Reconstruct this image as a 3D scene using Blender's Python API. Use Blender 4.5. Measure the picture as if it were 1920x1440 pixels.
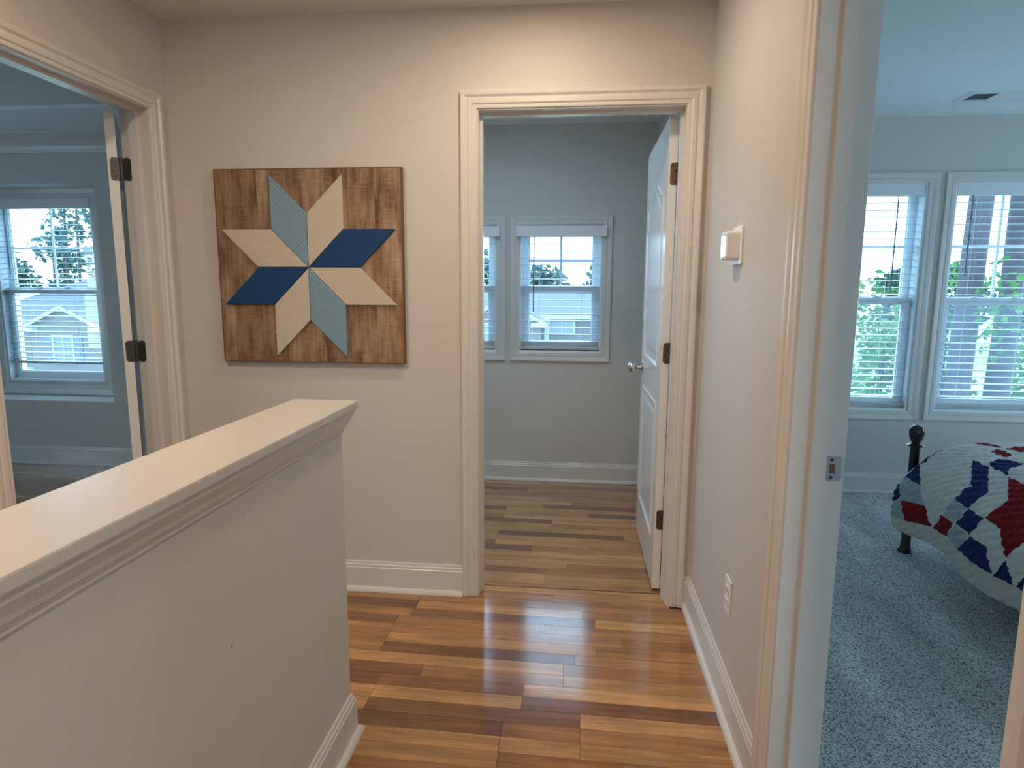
import bpy, bmesh, math, random
from mathutils import Matrix, Vector
random.seed(7)
SC = bpy.context.scene
COL = SC.collection
for o in list(bpy.data.objects): bpy.data.objects.remove(o)
PI = math.pi

# ------------------------------------------------------------------ camera, sky, exposure
YAW, PITCH, ROLL = map(math.radians, (5.7972, 8.4265, -.3049))
fw = Vector((-math.sin(YAW)*math.cos(PITCH), math.cos(YAW)*math.cos(PITCH), -math.sin(PITCH)))
rt = Vector((math.cos(YAW), math.sin(YAW), 0)); dn = fw.cross(rt)
rt2 = math.cos(ROLL)*rt + math.sin(ROLL)*dn
dn2 = -math.sin(ROLL)*rt + math.cos(ROLL)*dn
cam = bpy.data.cameras.new('camera'); camo = bpy.data.objects.new('camera', cam); COL.objects.link(camo)
cam.sensor_width = 36; cam.lens = 1173.98/1920*36; cam.clip_start = .02; cam.clip_end = 500
m = Matrix.Identity(4)
for i in range(3):
    m[i][0] = rt2[i]; m[i][1] = -dn2[i]; m[i][2] = -fw[i]
m[2][3] = 1.3325
camo.matrix_world = m
SC.camera = camo

W = bpy.data.worlds.new('sky'); SC.world = W; W.use_nodes = True
wn = W.node_tree; wn.nodes.clear()
wo = wn.nodes.new('ShaderNodeOutputWorld'); wb = wn.nodes.new('ShaderNodeBackground')
wn.links.new(wb.outputs[0], wo.inputs[0])
wb.inputs[0].default_value = (.74, .92, 1.0, 1); wb.inputs[1].default_value = 8.0   # bright overcast sky
# soft high cloud variation over the whole dome
tc = wn.nodes.new('ShaderNodeTexCoord'); nz = wn.nodes.new('ShaderNodeTexNoise'); nz.inputs['Scale'].default_value = 2.2
cr = wn.nodes.new('ShaderNodeValToRGB')
cr.color_ramp.elements[0].position = .35; cr.color_ramp.elements[0].color = (.53, .88, 1.16, 1)
cr.color_ramp.elements[1].position = .65; cr.color_ramp.elements[1].color = (.66, .96, 1.24, 1)
wn.links.new(tc.outputs['Generated'], nz.inputs['Vector']); wn.links.new(nz.outputs['Fac'], cr.inputs[0])
wn.links.new(cr.outputs[0], wb.inputs[0])
try: W.cycles.sampling_method = 'AUTOMATIC'
except Exception: pass

SC.view_settings.view_transform = 'Standard'; SC.view_settings.look = 'None'
SC.view_settings.gamma = 1; SC.view_settings.use_curve_mapping = False
SC.view_settings.exposure = 0.0
try:
    SC.cycles.max_bounces = 10; SC.cycles.diffuse_bounces = 6; SC.cycles.transparent_max_bounces = 16
    SC.cycles.sample_clamp_indirect = 8
except Exception: pass

# ------------------------------------------------------------------ room numbers (metres)
XL, XR, D, E, H = -1.709, .5015, 2.583, 4.318, 2.42
T = .115
CW = .066                       # casing width

# ------------------------------------------------------------------ materials
MATS = {}
def mat(name, col, rough=.6, metal=0, bump=0, bscale=200, var=0, vscale=3, coat=0, spec=.5, trans=0):
    if name in MATS: return MATS[name]
    m = bpy.data.materials.new(name); m.use_nodes = True; MATS[name] = m
    nt = m.node_tree; b = nt.nodes['Principled BSDF']
    b.inputs['Base Color'].default_value = (*col, 1); b.inputs['Roughness'].default_value = rough
    b.inputs['Metallic'].default_value = metal; b.inputs['Coat Weight'].default_value = coat
    b.inputs['Specular IOR Level'].default_value = spec
    t = nt.nodes.new('ShaderNodeTexCoord')
    if var:
        n = nt.nodes.new('ShaderNodeTexNoise'); n.inputs['Scale'].default_value = vscale; n.inputs['Detail'].default_value = 4
        mx = nt.nodes.new('ShaderNodeMix'); mx.data_type = 'RGBA'
        mx.inputs[6].default_value = (*[c*(1-var) for c in col], 1); mx.inputs[7].default_value = (*[min(1, c*(1+var)) for c in col], 1)
        nt.links.new(t.outputs['Object'], n.inputs['Vector']); nt.links.new(n.outputs['Fac'], mx.inputs[0])
        nt.links.new(mx.outputs[2], b.inputs['Base Color'])
    if bump:
        n = nt.nodes.new('ShaderNodeTexNoise'); n.inputs['Scale'].default_value = bscale; n.inputs['Detail'].default_value = 3
        bp = nt.nodes.new('ShaderNodeBump'); bp.inputs['Strength'].default_value = bump; bp.inputs['Distance'].default_value = .002
        nt.links.new(t.outputs['Object'], n.inputs['Vector']); nt.links.new(n.outputs['Fac'], bp.inputs['Height'])
        nt.links.new(bp.outputs[0], b.inputs['Normal'])
    if trans: b.inputs['Transmission Weight'].default_value = trans
    return m

paint = mat('wall_paint', (.60, .575, .54), .55, bump=.25, bscale=320, var=.012)
ceilp = mat('ceiling_paint', (.84, .85, .84), .8, bump=.2, bscale=200)
ceilh = mat('hall_ceiling_paint', (.74, .71, .66), .8, bump=.2, bscale=200)
trimw = mat('trim_gloss_white', (.66, .635, .60), .28, bump=.05, bscale=60)
doorw = mat('door_white', (.78, .79, .80), .17, bump=.06, bscale=80)
capw = mat('cap_paint', (.57, .55, .525), .3, bump=.05, bscale=60)
vinyl = mat('window_vinyl', (.80, .84, .88), .35)
slatm = mat('blind_slat', (.64, .70, .78), .4)
blindw = mat('blind_white', (.78, .78, .80), .45)
railm = mat('blind_rail_grey', (.50, .52, .52), .5)
cordm = mat('cord_white', (.8, .8, .78), .7)
wandm = mat('wand_grey', (.16, .20, .24), .3)
muntm = mat('grid_grey', (.50, .55, .62), .4)
bronze = mat('bronze_metal', (.16, .10, .07), .38, .7)
pewter = mat('pewter_metal', (.075, .07, .068), .42, .45)
nickel = mat('nickel_metal', (.62, .60, .58), .22, 1)
screwm = mat('screw_metal', (.05, .045, .04), .4, .8)
blackm = mat('black_gloss', (.012, .012, .014), .18)
outw = mat('device_plastic', (.80, .79, .76), .35)
dark = mat('dark_slot', (.02, .02, .02), .6)
ventd = mat('vent_dark', (.05, .055, .06), .6)
brown = mat('threshold_wood', (.50, .32, .19), .3)
mattr = mat('mattress_cloth', (.6, .6, .58), .9)

def glass(name, tint=(.93, .97, 1), refl=.04):
    m = bpy.data.materials.new(name); m.use_nodes = True; nt = m.node_tree; nt.nodes.clear()
    o = nt.nodes.new('ShaderNodeOutputMaterial'); mx = nt.nodes.new('ShaderNodeMixShader')
    tr = nt.nodes.new('ShaderNodeBsdfTransparent'); gl = nt.nodes.new('ShaderNodeBsdfGlossy')
    tr.inputs[0].default_value = (*tint, 1); gl.inputs['Roughness'].default_value = .02
    mx.inputs[0].default_value = refl
    nt.links.new(tr.outputs[0], mx.inputs[1]); nt.links.new(gl.outputs[0], mx.inputs[2]); nt.links.new(mx.outputs[0], o.inputs[0])
    return m
pane_m = glass('window_glass')
def screen_mat():
    m = bpy.data.materials.new('insect_mesh'); m.use_nodes = True; nt = m.node_tree; nt.nodes.clear()
    o = nt.nodes.new('ShaderNodeOutputMaterial'); mx = nt.nodes.new('ShaderNodeMixShader')
    tr = nt.nodes.new('ShaderNodeBsdfTransparent'); df = nt.nodes.new('ShaderNodeBsdfTranslucent')
    df.inputs[0].default_value = (.30, .36, .50, 1); mx.inputs[0].default_value = .07
    nt.links.new(tr.outputs[0], mx.inputs[1]); nt.links.new(df.outputs[0], mx.inputs[2]); nt.links.new(mx.outputs[0], o.inputs[0])
    return m
screen_m = screen_mat()

def wood_floor():
    m = bpy.data.materials.new('laminate_strip'); m.use_nodes = True; nt = m.node_tree; b = nt.nodes['Principled BSDF']
    N = nt.nodes.new; L = nt.links.new
    oi = N('ShaderNodeObjectInfo'); tc = N('ShaderNodeTexCoord')
    ad = N('ShaderNodeVectorMath'); ad.operation = 'ADD'
    rv = N('ShaderNodeVectorMath'); rv.operation = 'SCALE'; rv.inputs['Scale'].default_value = 37.
    cx = N('ShaderNodeCombineXYZ'); L(oi.outputs['Random'], cx.inputs[0]); L(oi.outputs['Random'], cx.inputs[1])
    L(cx.outputs[0], rv.inputs[0]); L(tc.outputs['Object'], ad.inputs[0]); L(rv.outputs[0], ad.inputs[1])
    mp = N('ShaderNodeMapping'); mp.inputs['Scale'].default_value = (1.6, 26, 1); L(ad.outputs[0], mp.inputs[0])
    n1 = N('ShaderNodeTexNoise'); n1.inputs['Scale'].default_value = 1.6; n1.inputs['Detail'].default_value = 7; n1.inputs['Roughness'].default_value = .62
    n1.inputs['Distortion'].default_value = 1.2
    L(mp.outputs[0], n1.inputs['Vector'])
    mp2 = N('ShaderNodeMapping'); mp2.inputs['Scale'].default_value = (1., 7, 1); L(ad.outputs[0], mp2.inputs[0])
    n2 = N('ShaderNodeTexNoise'); n2.inputs['Scale'].default_value = 2.3; n2.inputs['Detail'].default_value = 3; L(mp2.outputs[0], n2.inputs['Vector'])
    wv = N('ShaderNodeTexWave'); wv.wave_type = 'RINGS'; wv.inputs['Scale'].default_value = 1.6; wv.inputs['Distortion'].default_value = 9
    wv.inputs['Detail'].default_value = 3; wv.inputs['Detail Scale'].default_value = 1.4
    mp3 = N('ShaderNodeMapping'); mp3.inputs['Scale'].default_value = (2.2, 24, 1); L(ad.outputs[0], mp3.inputs[0]); L(mp3.outputs[0], wv.inputs['Vector'])
    r1 = N('ShaderNodeMapRange'); r1.inputs[1].default_value = .3; r1.inputs[2].default_value = .72; r1.inputs[3].default_value = .62; r1.inputs[4].default_value = 1.2
    L(n1.outputs['Fac'], r1.inputs[0])
    r2 = N('ShaderNodeMapRange'); r2.inputs[1].default_value = .3; r2.inputs[2].default_value = .7; r2.inputs[3].default_value = .74; r2.inputs[4].default_value = 1.25
    L(n2.outputs['Fac'], r2.inputs[0])
    r3 = N('ShaderNodeMapRange'); r3.inputs[3].default_value = .88; r3.inputs[4].default_value = 1.05; L(wv.outputs['Fac'], r3.inputs[0])
    # small dark knots
    vo = N('ShaderNodeTexVoronoi'); vo.inputs['Scale'].default_value = 1; mp4 = N('ShaderNodeMapping'); mp4.inputs['Scale'].default_value = (2.2, 7., 1)
    L(ad.outputs[0], mp4.inputs[0]); L(mp4.outputs[0], vo.inputs['Vector'])
    r4 = N('ShaderNodeMapRange'); r4.inputs[1].default_value = .02; r4.inputs[2].default_value = .085; r4.inputs[3].default_value = .42; r4.inputs[4].default_value = 1
    L(vo.outputs['Distance'], r4.inputs[0])
    def mul(a, c):
        k = N('ShaderNodeMath'); k.operation = 'MULTIPLY'; L(a, k.inputs[0]); L(c, k.inputs[1]); return k.outputs[0]
    f = mul(mul(mul(r1.outputs[0], r2.outputs[0]), r3.outputs[0]), r4.outputs[0])
    vm = N('ShaderNodeVectorMath'); vm.operation = 'SCALE'; L(oi.outputs['Color'], vm.inputs[0]); L(f, vm.inputs['Scale'])
    L(vm.outputs[0], b.inputs['Base Color'])
    rr = N('ShaderNodeMapRange'); rr.inputs[3].default_value = .11; rr.inputs[4].default_value = .19; L(n1.outputs['Fac'], rr.inputs[0]); L(rr.outputs[0], b.inputs['Roughness'])
    bp = N('ShaderNodeBump'); bp.inputs['Strength'].default_value = .12; bp.inputs['Distance'].default_value = .001
    L(n1.outputs['Fac'], bp.inputs['Height']); L(bp.outputs[0], b.inputs['Normal'])
    b.inputs['Specular IOR Level'].default_value = .5; b.inputs['Coat Weight'].default_value = .9; b.inputs['Coat Roughness'].default_value = .10
    return m
plankm = wood_floor()

def board_mat():
    m = bpy.data.materials.new('distressed_board'); m.use_nodes = True; nt = m.node_tree; b = nt.nodes['Principled BSDF']
    N = nt.nodes.new; L = nt.links.new
    oi = N('ShaderNodeObjectInfo'); tc = N('ShaderNodeTexCoord'); cx = N('ShaderNodeCombineXYZ'); L(oi.outputs['Random'], cx.inputs[0]); L(oi.outputs['Random'], cx.inputs[2])
    rv = N('ShaderNodeVectorMath'); rv.operation = 'SCALE'; rv.inputs['Scale'].default_value = 20; L(cx.outputs[0], rv.inputs[0])
    ad = N('ShaderNodeVectorMath'); L(tc.outputs['Object'], ad.inputs[0]); L(rv.outputs[0], ad.inputs[1])
    mp = N('ShaderNodeMapping'); mp.inputs['Scale'].default_value = (22, 1, 2.6); L(ad.outputs[0], mp.inputs[0])
    n1 = N('ShaderNodeTexNoise'); n1.inputs['Scale'].default_value = 1.5; n1.inputs['Detail'].default_value = 6; n1.inputs['Roughness'].default_value = .65; L(mp.outputs[0], n1.inputs['Vector'])
    mpb = N('ShaderNodeMapping'); mpb.inputs['Scale'].default_value = (9, 1, 3.); L(ad.outputs[0], mpb.inputs[0])
    n2 = N('ShaderNodeTexNoise'); n2.inputs['Scale'].default_value = 1.4; n2.inputs['Detail'].default_value = 4; L(mpb.outputs[0], n2.inputs['Vector'])
    # fine horizontal saw marks
    mpc = N('ShaderNodeMapping'); mpc.inputs['Scale'].default_value = (14, 1, 260); L(ad.outputs[0], mpc.inputs[0])
    n3 = N('ShaderNodeTexNoise'); n3.inputs['Scale'].default_value = 1; L(mpc.outputs[0], n3.inputs['Vector'])
    mx = N('ShaderNodeMath'); mx.operation = 'ADD'; L(n1.outputs['Fac'], mx.inputs[0]); L(n2.outputs['Fac'], mx.inputs[1])
    m3 = N('ShaderNodeMath'); m3.operation = 'MULTIPLY_ADD'; L(n3.outputs['Fac'], m3.inputs[0]); m3.inputs[1].default_value = .35; L(mx.outputs[0], m3.inputs[2])
    cr = N('ShaderNodeValToRGB'); e = cr.color_ramp.elements
    e[0].position = .0; e[0].color = (.05, .022, .010, 1); e[1].position = 1; e[1].color = (.66, .54, .42, 1)
    for p, c in ((.25, (.16, .078, .036, 1)), (.45, (.31, .18, .10, 1)), (.68, (.46, .31, .20, 1))):
        k = e.new(p); k.color = c
    mr = N('ShaderNodeMapRange'); mr.inputs[1].default_value = .78; mr.inputs[2].default_value = 1.55; L(m3.outputs[0], mr.inputs[0]); L(mr.outputs[0], cr.inputs[0])
    vm = N('ShaderNodeMix'); vm.data_type = 'RGBA'; vm.blend_type = 'MULTIPLY'; vm.inputs[0].default_value = 1
    L(cr.outputs[0], vm.inputs[6]); L(oi.outputs['Color'], vm.inputs[7]); L(vm.outputs[2], b.inputs['Base Color'])
    b.inputs['Roughness'].default_value = .65
    bp = N('ShaderNodeBump'); bp.inputs['Strength'].default_value = .3; bp.inputs['Distance'].default_value = .002; L(m3.outputs[0], bp.inputs['Height']); L(bp.outputs[0], b.inputs['Normal'])
    return m
boardm = board_mat()

def painted_star(name, col, ribs):
    m = bpy.data.materials.new(name); m.use_nodes = True; nt = m.node_tree; b = nt.nodes['Principled BSDF']
    N = nt.nodes.new; L = nt.links.new
    tc = N('ShaderNodeTexCoord')
    if ribs:
        w = N('ShaderNodeTexWave'); w.bands_direction = 'DIAGONAL'; w.inputs['Scale'].default_value = 34; w.inputs['Distortion'].default_value = .3
        mp = N('ShaderNodeMapping'); mp.inputs['Scale'].default_value = (1, 0, 1); L(tc.outputs['Object'], mp.inputs[0]); L(mp.outputs[0], w.inputs['Vector'])
        h = w.outputs['Fac']
    else:
        w = N('ShaderNodeTexNoise'); w.inputs['Scale'].default_value = 1; mp = N('ShaderNodeMapping'); mp.inputs['Scale'].default_value = (30, 1, 320)
        L(tc.outputs['Object'], mp.inputs[0]); L(mp.outputs[0], w.inputs['Vector']); h = w.outputs['Fac']
    n = N('ShaderNodeTexNoise'); n.inputs['Scale'].default_value = 60; n.inputs['Detail'].default_value = 5; L(tc.outputs['Object'], n.inputs['Vector'])
    a = N('ShaderNodeMath'); a.operation = 'ADD'; L(h, a.inputs[0]); L(n.outputs['Fac'], a.inputs[1])
    mr = N('ShaderNodeMapRange'); mr.inputs[1].default_value = .5; mr.inputs[2].default_value = 1.4; L(a.outputs[0], mr.inputs[0])
    mx = N('ShaderNodeMix'); mx.data_type = 'RGBA'; L(mr.outputs[0], mx.inputs[0])
    mx.inputs[6].default_value = (*[c*.9 for c in col], 1); mx.inputs[7].default_value = (*[min(1, c*1.08) for c in col], 1)
    L(mx.outputs[2], b.inputs['Base Color']); b.inputs['Roughness'].default_value = .7; b.inputs['Specular IOR Level'].default_value = .25
    bp = N('ShaderNodeBump'); bp.inputs['Strength'].default_value = .12; bp.inputs['Distance'].default_value = .002; L(h, bp.inputs['Height']); L(bp.outputs[0], b.inputs['Normal'])
    return m

def carpet_mat():
    m = bpy.data.materials.new('carpet_pile'); m.use_nodes = True; nt = m.node_tree; b = nt.nodes['Principled BSDF']
    N = nt.nodes.new; L = nt.links.new; tc = N('ShaderNodeTexCoord')
    n = N('ShaderNodeTexNoise'); n.inputs['Scale'].default_value = 150; n.inputs['Detail'].default_value = 3; n.inputs['Roughness'].default_value = .6; L(tc.outputs['Object'], n.inputs['Vector'])
    n2 = N('ShaderNodeTexNoise'); n2.inputs['Scale'].default_value = 2.2; n2.inputs['Detail'].default_value = 2
    mp = N('ShaderNodeMapping'); mp.inputs['Scale'].default_value = (2.2, .5, 1); mp.inputs['Rotation'].default_value = (0, 0, .25); L(tc.outputs['Object'], mp.inputs[0]); L(mp.outputs[0], n2.inputs['Vector'])
    cr = N('ShaderNodeValToRGB'); e = cr.color_ramp.elements
    e[0].position = .34; e[0].color = (.07, .08, .09, 1); e[1].position = .58; e[1].color = (.78, .80, .78, 1); k = e.new(.46); k.color = (.50, .53, .53, 1)
    L(n.outputs['Fac'], cr.inputs[0])
    r = N('ShaderNodeMapRange'); r.inputs[1].default_value = .35; r.inputs[2].default_value = .7; r.inputs[3].default_value = .85; r.inputs[4].default_value = 1.3; L(n2.outputs['Fac'], r.inputs[0])
    v = N('ShaderNodeVectorMath'); v.operation = 'SCALE'; L(cr.outputs[0], v.inputs[0]); L(r.outputs[0], v.inputs['Scale']); L(v.outputs[0], b.inputs['Base Color'])
    b.inputs['Roughness'].default_value = 1; b.inputs['Specular IOR Level'].default_value = .1
    bp = N('ShaderNodeBump'); bp.inputs['Strength'].default_value = 1; bp.inputs['Distance'].default_value = .012; L(n.outputs['Fac'], bp.inputs['Height']); L(bp.outputs[0], b.inputs['Normal'])
    return m
carpetm = carpet_mat()

def attr_mat(name, attr, rough, bump, bscale, quilt=False):
    m = bpy.data.materials.new(name); m.use_nodes = True; nt = m.node_tree; b = nt.nodes['Principled BSDF']
    N = nt.nodes.new; L = nt.links.new
    a = N('ShaderNodeAttribute'); a.attribute_name = attr; L(a.outputs['Color'], b.inputs['Base Color'])
    b.inputs['Roughness'].default_value = rough; b.inputs['Specular IOR Level'].default_value = .2
    tc = N('ShaderNodeTexCoord'); n = N('ShaderNodeTexNoise'); n.inputs['Scale'].default_value = bscale; n.inputs['Detail'].default_value = 4; L(tc.outputs['Object'], n.inputs['Vector'])
    bp = N('ShaderNodeBump'); bp.inputs['Strength'].default_value = bump; bp.inputs['Distance'].default_value = .006; L(n.outputs['Fac'], bp.inputs['Height']); L(bp.outputs[0], b.inputs['Normal'])
    return m

def leaf_mat(name, c1, c2, tr=.35):
    m = bpy.data.materials.new(name); m.use_nodes = True; nt = m.node_tree; nt.nodes.clear(); N = nt.nodes.new; L = nt.links.new
    o = N('ShaderNodeOutputMaterial'); tc = N('ShaderNodeTexCoord'); n = N('ShaderNodeTexNoise'); n.inputs['Scale'].default_value = 2.5; n.inputs['Detail'].default_value = 3
    L(tc.outputs['Object'], n.inputs['Vector']); mx = N('ShaderNodeMix'); mx.data_type = 'RGBA'
    r = N('ShaderNodeMapRange'); r.inputs[1].default_value = .35; r.inputs[2].default_value = .65; L(n.outputs['Fac'], r.inputs[0]); L(r.outputs[0], mx.inputs[0])
    mx.inputs[6].default_value = (*c1, 1); mx.inputs[7].default_value = (*c2, 1)
    d = N('ShaderNodeBsdfDiffuse'); t = N('ShaderNodeBsdfTranslucent'); s = N('ShaderNodeMixShader'); s.inputs[0].default_value = tr
    L(mx.outputs[2], d.inputs[0]); L(mx.outputs[2], t.inputs[0]); L(d.outputs[0], s.inputs[1]); L(t.outputs[0], s.inputs[2]); L(s.outputs[0], o.inputs[0])
    return m
leaf_near = leaf_mat('young_leaves', (.045, .12, .05), (.11, .23, .075))
leaf_far = leaf_mat('distant_leaves', (.025, .055, .055), (.05, .09, .075))
leaf_pine = leaf_mat('pine_needles', (.05, .10, .10), (.09, .155, .135))
lawnm = mat('lawn_grass', (.19, .28, .11), .9, var=.25, vscale=.6, bump=.5, bscale=30)
barkm = mat('bark', (.042, .036, .044), .95, bump=.8, bscale=22, var=.4, vscale=14)
roofm = mat('roof_shingle', (.055, .062, .10), .9, var=.2, vscale=5)
brickm = mat('house_brick', (.11, .095, .085), .9, var=.2, vscale=9)
sidem = mat('house_trim', (.30, .31, .31), .7)
winm = mat('house_window', (.10, .14, .18), .1)
shutm = mat('shutter_blue', (.07, .09, .14), .6)

# ------------------------------------------------------------------ mesh helpers
WL = {}
class B:
    def __init__(s): s.v = []; s.f = []; s.xf = None
    def add(s, vs, fs):
        k = len(s.v); s.v += [tuple(q) for q in vs]; s.f += [tuple(i+k for i in f) for f in fs]; return s
    def box(s, x0, y0, z0, x1, y1, z1, bev=0):
        x0, x1 = min(x0, x1), max(x0, x1); y0, y1 = min(y0, y1), max(y0, y1); z0, z1 = min(z0, z1), max(z0, z1)
        if bev:
            b = min(bev, (x1-x0)*.49, (y1-y0)*.49, (z1-z0)*.49)
            bm = bmesh.new(); bmesh.ops.create_cube(bm, size=1)
            for v in bm.verts: v.co = Vector(((x0+x1)/2+v.co.x*(x1-x0), (y0+y1)/2+v.co.y*(y1-y0), (z0+z1)/2+v.co.z*(z1-z0)))
            bmesh.ops.bevel(bm, geom=bm.edges[:], offset=b, segments=2, affect='EDGES', profile=.6)
            bm.verts.index_update()
            s.add([v.co[:] for v in bm.verts], [[v.index for v in f.verts] for f in bm.faces]); bm.free(); return s
        return s.add([(x0,y0,z0),(x1,y0,z0),(x1,y1,z0),(x0,y1,z0),(x0,y0,z1),(x1,y0,z1),(x1,y1,z1),(x0,y1,z1)],
                     [(0,3,2,1),(4,5,6,7),(0,1,5,4),(1,2,6,5),(2,3,7,6),(3,0,4,7)])
    def tube(s, pts, r, n=8, cap=True):
        rs = r if isinstance(r, (list, tuple)) else [r]*len(pts)
        pts = [Vector(p) for p in pts]; rings = []
        for i, p in enumerate(pts):
            d = (pts[min(i+1, len(pts)-1)]-pts[max(i-1, 0)]).normalized()
            a = d.cross(Vector((0,0,1)) if abs(d.z) < .9 else Vector((1,0,0))).normalized(); c = d.cross(a)
            rings.append([p+rs[i]*(math.cos(2*PI*k/n)*a+math.sin(2*PI*k/n)*c) for k in range(n)])
        vs = [v for r_ in rings for v in r_]; fs = []
        for i in range(len(pts)-1):
            for k in range(n): fs.append((i*n+k, i*n+(k+1)%n, (i+1)*n+(k+1)%n, (i+1)*n+k))
        if cap: fs += [tuple(range(n))[::-1], tuple((len(pts)-1)*n+k for k in range(n))]
        return s.add(vs, fs)
    def lathe(s, prof, c, axis='z', n=24):
        vs = []; fs = []
        for r, h in prof:
            for k in range(n):
                a = 2*PI*k/n; q = (r*math.cos(a), r*math.sin(a), h)
                if axis == 'x': q = (q[2], q[0], q[1])
                if axis == 'y': q = (q[0], q[2], q[1])
                vs.append((c[0]+q[0], c[1]+q[1], c[2]+q[2]))
        for i in range(len(prof)-1):
            for k in range(n): fs.append((i*n+k, i*n+(k+1)%n, (i+1)*n+(k+1)%n, (i+1)*n+k))
        fs += [tuple(range(n))[::-1], tuple((len(prof)-1)*n+k for k in range(n))]
        return s.add(vs, fs)
    def prism(s, poly, mp, h0, h1):
        """2-D polygon extruded from h0 to h1; mp(a, b, h) gives the point"""
        n = len(poly)
        vs = [mp(a, b, h0) for a, b in poly]+[mp(a, b, h1) for a, b in poly]
        return s.add(vs, [tuple(range(n)), tuple(range(2*n-1, n-1, -1))]+[(i, i+n, (i+1)%n+n, (i+1)%n) for i in range(n)])
    def sweep(s, path, prof, mp, closed=False, side=1):
        P = [Vector(p) for p in path]; n = len(P); rings = []
        for i in range(n):
            def nor(a, b): d = (P[b]-P[a]).normalized(); return Vector((-d.y, d.x))*side
            if closed: n1 = nor(i-1 if i else n-1, i); n2 = nor(i, (i+1) % n)
            else:
                n2 = nor(i, i+1) if i < n-1 else nor(i-1, i); n1 = nor(i-1, i) if i > 0 else n2
            mtr = (n1+n2)/(1+n1.dot(n2))
            rings.append([mp(*(P[i]+o*mtr), h) for o, h in prof])
        k = len(prof); vs = [v for r in rings for v in r]; fs = []
        for i in range(n if closed else n-1):
            j = (i+1) % n
            for a in range(k):
                b = (a+1) % k; fs.append((i*k+a, i*k+b, j*k+b, j*k+a))
        if not closed: fs += [tuple(range(k))[::-1], tuple((n-1)*k+a for a in range(k))]
        return s.add(vs, fs)
    def build(s, name, mt, parent=None, org=None, smooth=False, bevel=0, me_only=False):
        vs = [Vector(v) for v in s.v]
        if s.xf is not None: vs = [s.xf @ v for v in vs]
        lo = Vector([min(v[i] for v in vs) for i in range(3)]); hi = Vector([max(v[i] for v in vs) for i in range(3)])
        c = Vector(org) if org is not None else Vector(((lo.x+hi.x)/2, (lo.y+hi.y)/2, lo.z if parent is None else (lo.z+hi.z)/2))
        me = bpy.data.meshes.new(name); me.from_pydata([v-c for v in vs], [], s.f); me.update()
        bm = bmesh.new(); bm.from_mesh(me); bmesh.ops.recalc_face_normals(bm, faces=bm.faces[:]); bm.to_mesh(me); bm.free()
        if smooth:
            me.shade_smooth()
            try: me.set_sharp_from_angle(angle=math.radians(38))
            except Exception: pass
        me.materials.append(mt)
        o = bpy.data.objects.new(name, me); COL.objects.link(o); put(o, c, parent)
        if bevel:
            md = o.modifiers.new('bevel', 'BEVEL'); md.width = bevel; md.segments = 2; md.limit_method = 'ANGLE'
        return o
def put(o, c, parent=None):
    WL[o.name] = Vector(c)
    if parent: o.parent = parent; o.location = Vector(c)-WL[parent.name]
    else: o.location = c
def empty(name, loc, parent=None):
    o = bpy.data.objects.new(name, None); o.empty_display_size = .1; COL.objects.link(o); put(o, loc, parent); return o
def tag(o, label=None, cat=None, group=None, kind=None):
    if label: o['label'] = label
    if cat: o['category'] = cat
    if group: o['group'] = group
    if kind: o['kind'] = kind
    return o
def struct(o, label=None, cat=None): return tag(o, label, cat, kind='structure')

def grid_wall(b, a0, a1, z0, z1, t0, t1, holes, axis):
    """wall slab with rectangular holes; axis 'x': runs along x, thickness in y. Only true surfaces are made."""
    A = sorted({a0, a1, *[h[0] for h in holes], *[h[1] for h in holes]}); Z = sorted({z0, z1, *[h[2] for h in holes], *[h[3] for h in holes]})
    A = [a for a in A if a0 <= a <= a1]; Z = [z for z in Z if z0 <= z <= z1]
    def solid(i, j):
        if i < 0 or j < 0 or i >= len(A)-1 or j >= len(Z)-1: return False
        ca, cz = (A[i]+A[i+1])/2, (Z[j]+Z[j+1])/2
        return not any(h[0] < ca < h[1] and h[2] < cz < h[3] for h in holes)
    def P(a, t, z): return (a, t, z) if axis == 'x' else (t, a, z)
    for i in range(len(A)-1):
        for j in range(len(Z)-1):
            if not solid(i, j): continue
            p, q, r, s_ = A[i], A[i+1], Z[j], Z[j+1]
            for t in (t0, t1): b.add([P(p,t,r), P(q,t,r), P(q,t,s_), P(p,t,s_)], [(0,1,2,3)])
            if not solid(i-1, j): b.add([P(p,t0,r), P(p,t1,r), P(p,t1,s_), P(p,t0,s_)], [(0,1,2,3)])
            if not solid(i+1, j): b.add([P(q,t0,r), P(q,t1,r), P(q,t1,s_), P(q,t0,s_)], [(0,1,2,3)])
            if not solid(i, j-1): b.add([P(p,t0,r), P(q,t0,r), P(q,t1,r), P(p,t1,r)], [(0,1,2,3)])
            if not solid(i, j+1): b.add([P(p,t0,s_), P(q,t0,s_), P(q,t1,s_), P(p,t1,s_)], [(0,1,2,3)])
    return b

# ------------------------------------------------------------------ walls
DC = (-.402, .404)     # centre doorway x range (clear opening)
DL = (1.692, 2.452)    # left doorway y range
DR = (.705, 1.475)     # right doorway y range
J = .018               # jamb board thickness
DH = 2.04
YB = -1.6              # hall back
XLL, XRR = -6.0, 4.3   # outer side walls of left room and bedroom
WC1, WC2 = (-1.108, -.546, .915, 1.775), (-.393, .169, .915, 1.775)
WB1, WB2, WB3 = (1.50, 2.186, .565, 2.02), (2.345, 3.031, .565, 2.02), (3.19, 3.876, .565, 2.02)
WLN = (-4.54, -3.70, .60, 2.02)
NI = (-4.79, -3.453, .486, 2.085)
struct(grid_wall(B(), XL-T, XR, 0, H, D, D+T, [(DC[0]-J, DC[1]+J, -1, DH+J)], 'x').build('wall_far', paint))
struct(grid_wall(B(), YB, E, 0, 2.72, XL-T, XL, [(DL[0]-J, DL[1]+J, -1, DH+J)], 'y').build('wall_left', paint))
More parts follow.
